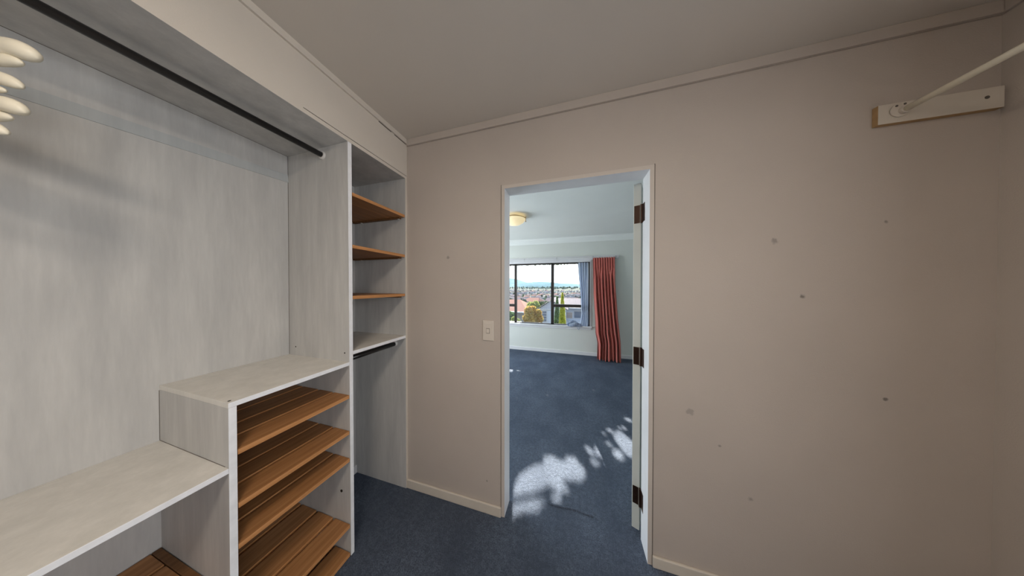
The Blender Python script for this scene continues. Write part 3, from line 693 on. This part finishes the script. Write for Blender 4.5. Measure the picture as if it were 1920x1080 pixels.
hwin(-.52, .12, -2.30, -1.62, 25.2, 1, 'blind'); hwin(.34, 1.7, -2.25, -1.45, 25.2, 1)
obj('deck', B().box(-1.3, 4, 22.5, 25.2, -2.75, -2.62).box(-1.3, 4, 22.5, 22.55, -4.3, -2.62), 'exttrim', nh)
# red roofed house at left
rh = thing('house', (-9.5, 33, -6), 'neighbouring house with a salmon red roof behind the left window pane', 'house')
obj('wall', B().box(-14, -7.0, 31, 38, -6, -2.4), 'extwarm', rh)
obj('roof', B().add([(-14.5, 30.4, -2.45), (-6.2, 30.4, -2.45), (-6.2, 38.6, -2.45), (-14.5, 38.6, -2.45), (-12, 34.5, -.85), (-8.4, 34.5, -.85)], [(0, 1, 5, 4), (1, 2, 5), (2, 3, 4, 5), (3, 0, 4), (0, 1, 2, 3)]), 'roofred', rh)
obj('gutter', B().box(-14.5, -6.2, 30.32, 30.42, -2.58, -2.42), 'exttrim', rh)

# town: every house and tree on its own
def proto_house(k):
    wm = ['extwarm', 'extwall', 'exttrim'][k % 3]; rm = ['roofpink', 'roofgrey', 'roofred', 'roofgrey', 'roofpink'][k % 5]
    b = B().box(-5, 5, -4, 4, 0, 3.2); v = [(-5.5, -4.5, 3.0), (5.5, -4.5, 3.0), (5.5, 4.5, 3.0), (-5.5, 4.5, 3.0), (-3.5, 0, 5.2), (3.5, 0, 5.2)]
    b.add(v, [(0, 1, 5, 4), (1, 2, 5), (2, 3, 4, 5), (3, 0, 4), (0, 1, 2, 3)], 1)
    for x in (-3.2, 0, 3.0): b.box(x - .7, x + .7, -4.06, -4.0, 1.1, 2.3, 2)
    o = obj('town_house', b, [wm, rm, 'extglass']); return o
def proto_tree(k):
    b = B(); foliage(b, (0, 0, 3.6), (2.6, 2.6, 3.0), 260, .8, 'ball', 50 + k); foliage(b, (0, 0, 2.4), (1.8, 1.8, 2.4), 120, .8, 'ball', 60 + k)
    b.tube([(0, 0, 0), (0, 0, 3)], .25, 6, 1)
    return obj('town_tree', b, [['leaffar', 'leaffar2', 'leaffar'][k % 3], 'bark'])
rnd = random.Random(21)
def scatter(protos, spots, label, cat, group, smin, smax):
    first = set()
    for i, (x, y, s_) in enumerate(spots):
        p = protos[i % len(protos)]
        if i < len(protos): o = p
        else: o = p.copy(); C.objects.link(o)
        o.location = (x, y, ground_z(y)); o.rotation_euler = (0, 0, rnd.choice((0, R(90), R(25), R(-20), R(60)))); o.scale = (s_,) * 3
        tag(o, label, cat, group)
TAKEN = []
def spots(n, d0, d1, s0, s1, power=1.4):
    out = []
    for i in range(n):
        y = d0 + (d1 - d0) * ((i + rnd.random()) / n) ** power; u = (i * .618034) % 1
        sz = rnd.uniform(s0, s1)
        for k in range(60):
            x = y * lerp(-.31, .10, (u + k * .618034 * .37) % 1) + rnd.uniform(-3, 3)
            rr = sz * (7.5 if s0 > .8 else 3.2)
            if all((x - a_) ** 2 + (y - c_) ** 2 > (rr + r_) ** 2 for a_, c_, r_ in TAKEN): break
        else: continue
        TAKEN.append((x, y, rr)); out.append((x, y, sz))
    return out
scatter([proto_house(k) for k in range(5)], spots(150, 125, 1050, .85, 1.15), 'distant suburban house among the roofs of the valley town', 'house', 'houses of the valley town', 1, 1)
scatter([proto_tree(k) for k in range(3)], spots(170, 85, 1050, .45, .9), 'distant tree among the roofs of the valley town', 'tree', 'trees of the valley town', 1, 1)
far = [(lerp(-430, 150, (i + rnd.uniform(.1, .9)) / 110), 1230 + 40 * (i % 9), rnd.uniform(1.2, 2.2)) for i in range(110)]
scatter([proto_tree(k) for k in range(1, 3)], far, 'tree on the dark wooded rise below the hills', 'tree', 'trees on the wooded rise', 1, 1)
# haze over the valley
hz = N('valley_haze'); vp = hz.add('ShaderNodeVolumeScatter'); vp.inputs['Color'].default_value = (.50, .78, 1, 1); vp.inputs['Density'].default_value = .000030; vp.inputs['Anisotropy'].default_value = 0
hz.n.remove(hz.b); hz.link(vp.outputs[0], hz.o.inputs['Volume']); M['haze'] = hz.m
ho = obj('haze', B().box(-5200, 3200, 110, 5600, -60, 330), 'haze'); tag(ho, 'pale blue haze hanging over the valley town and hills', 'haze', kind='stuff')
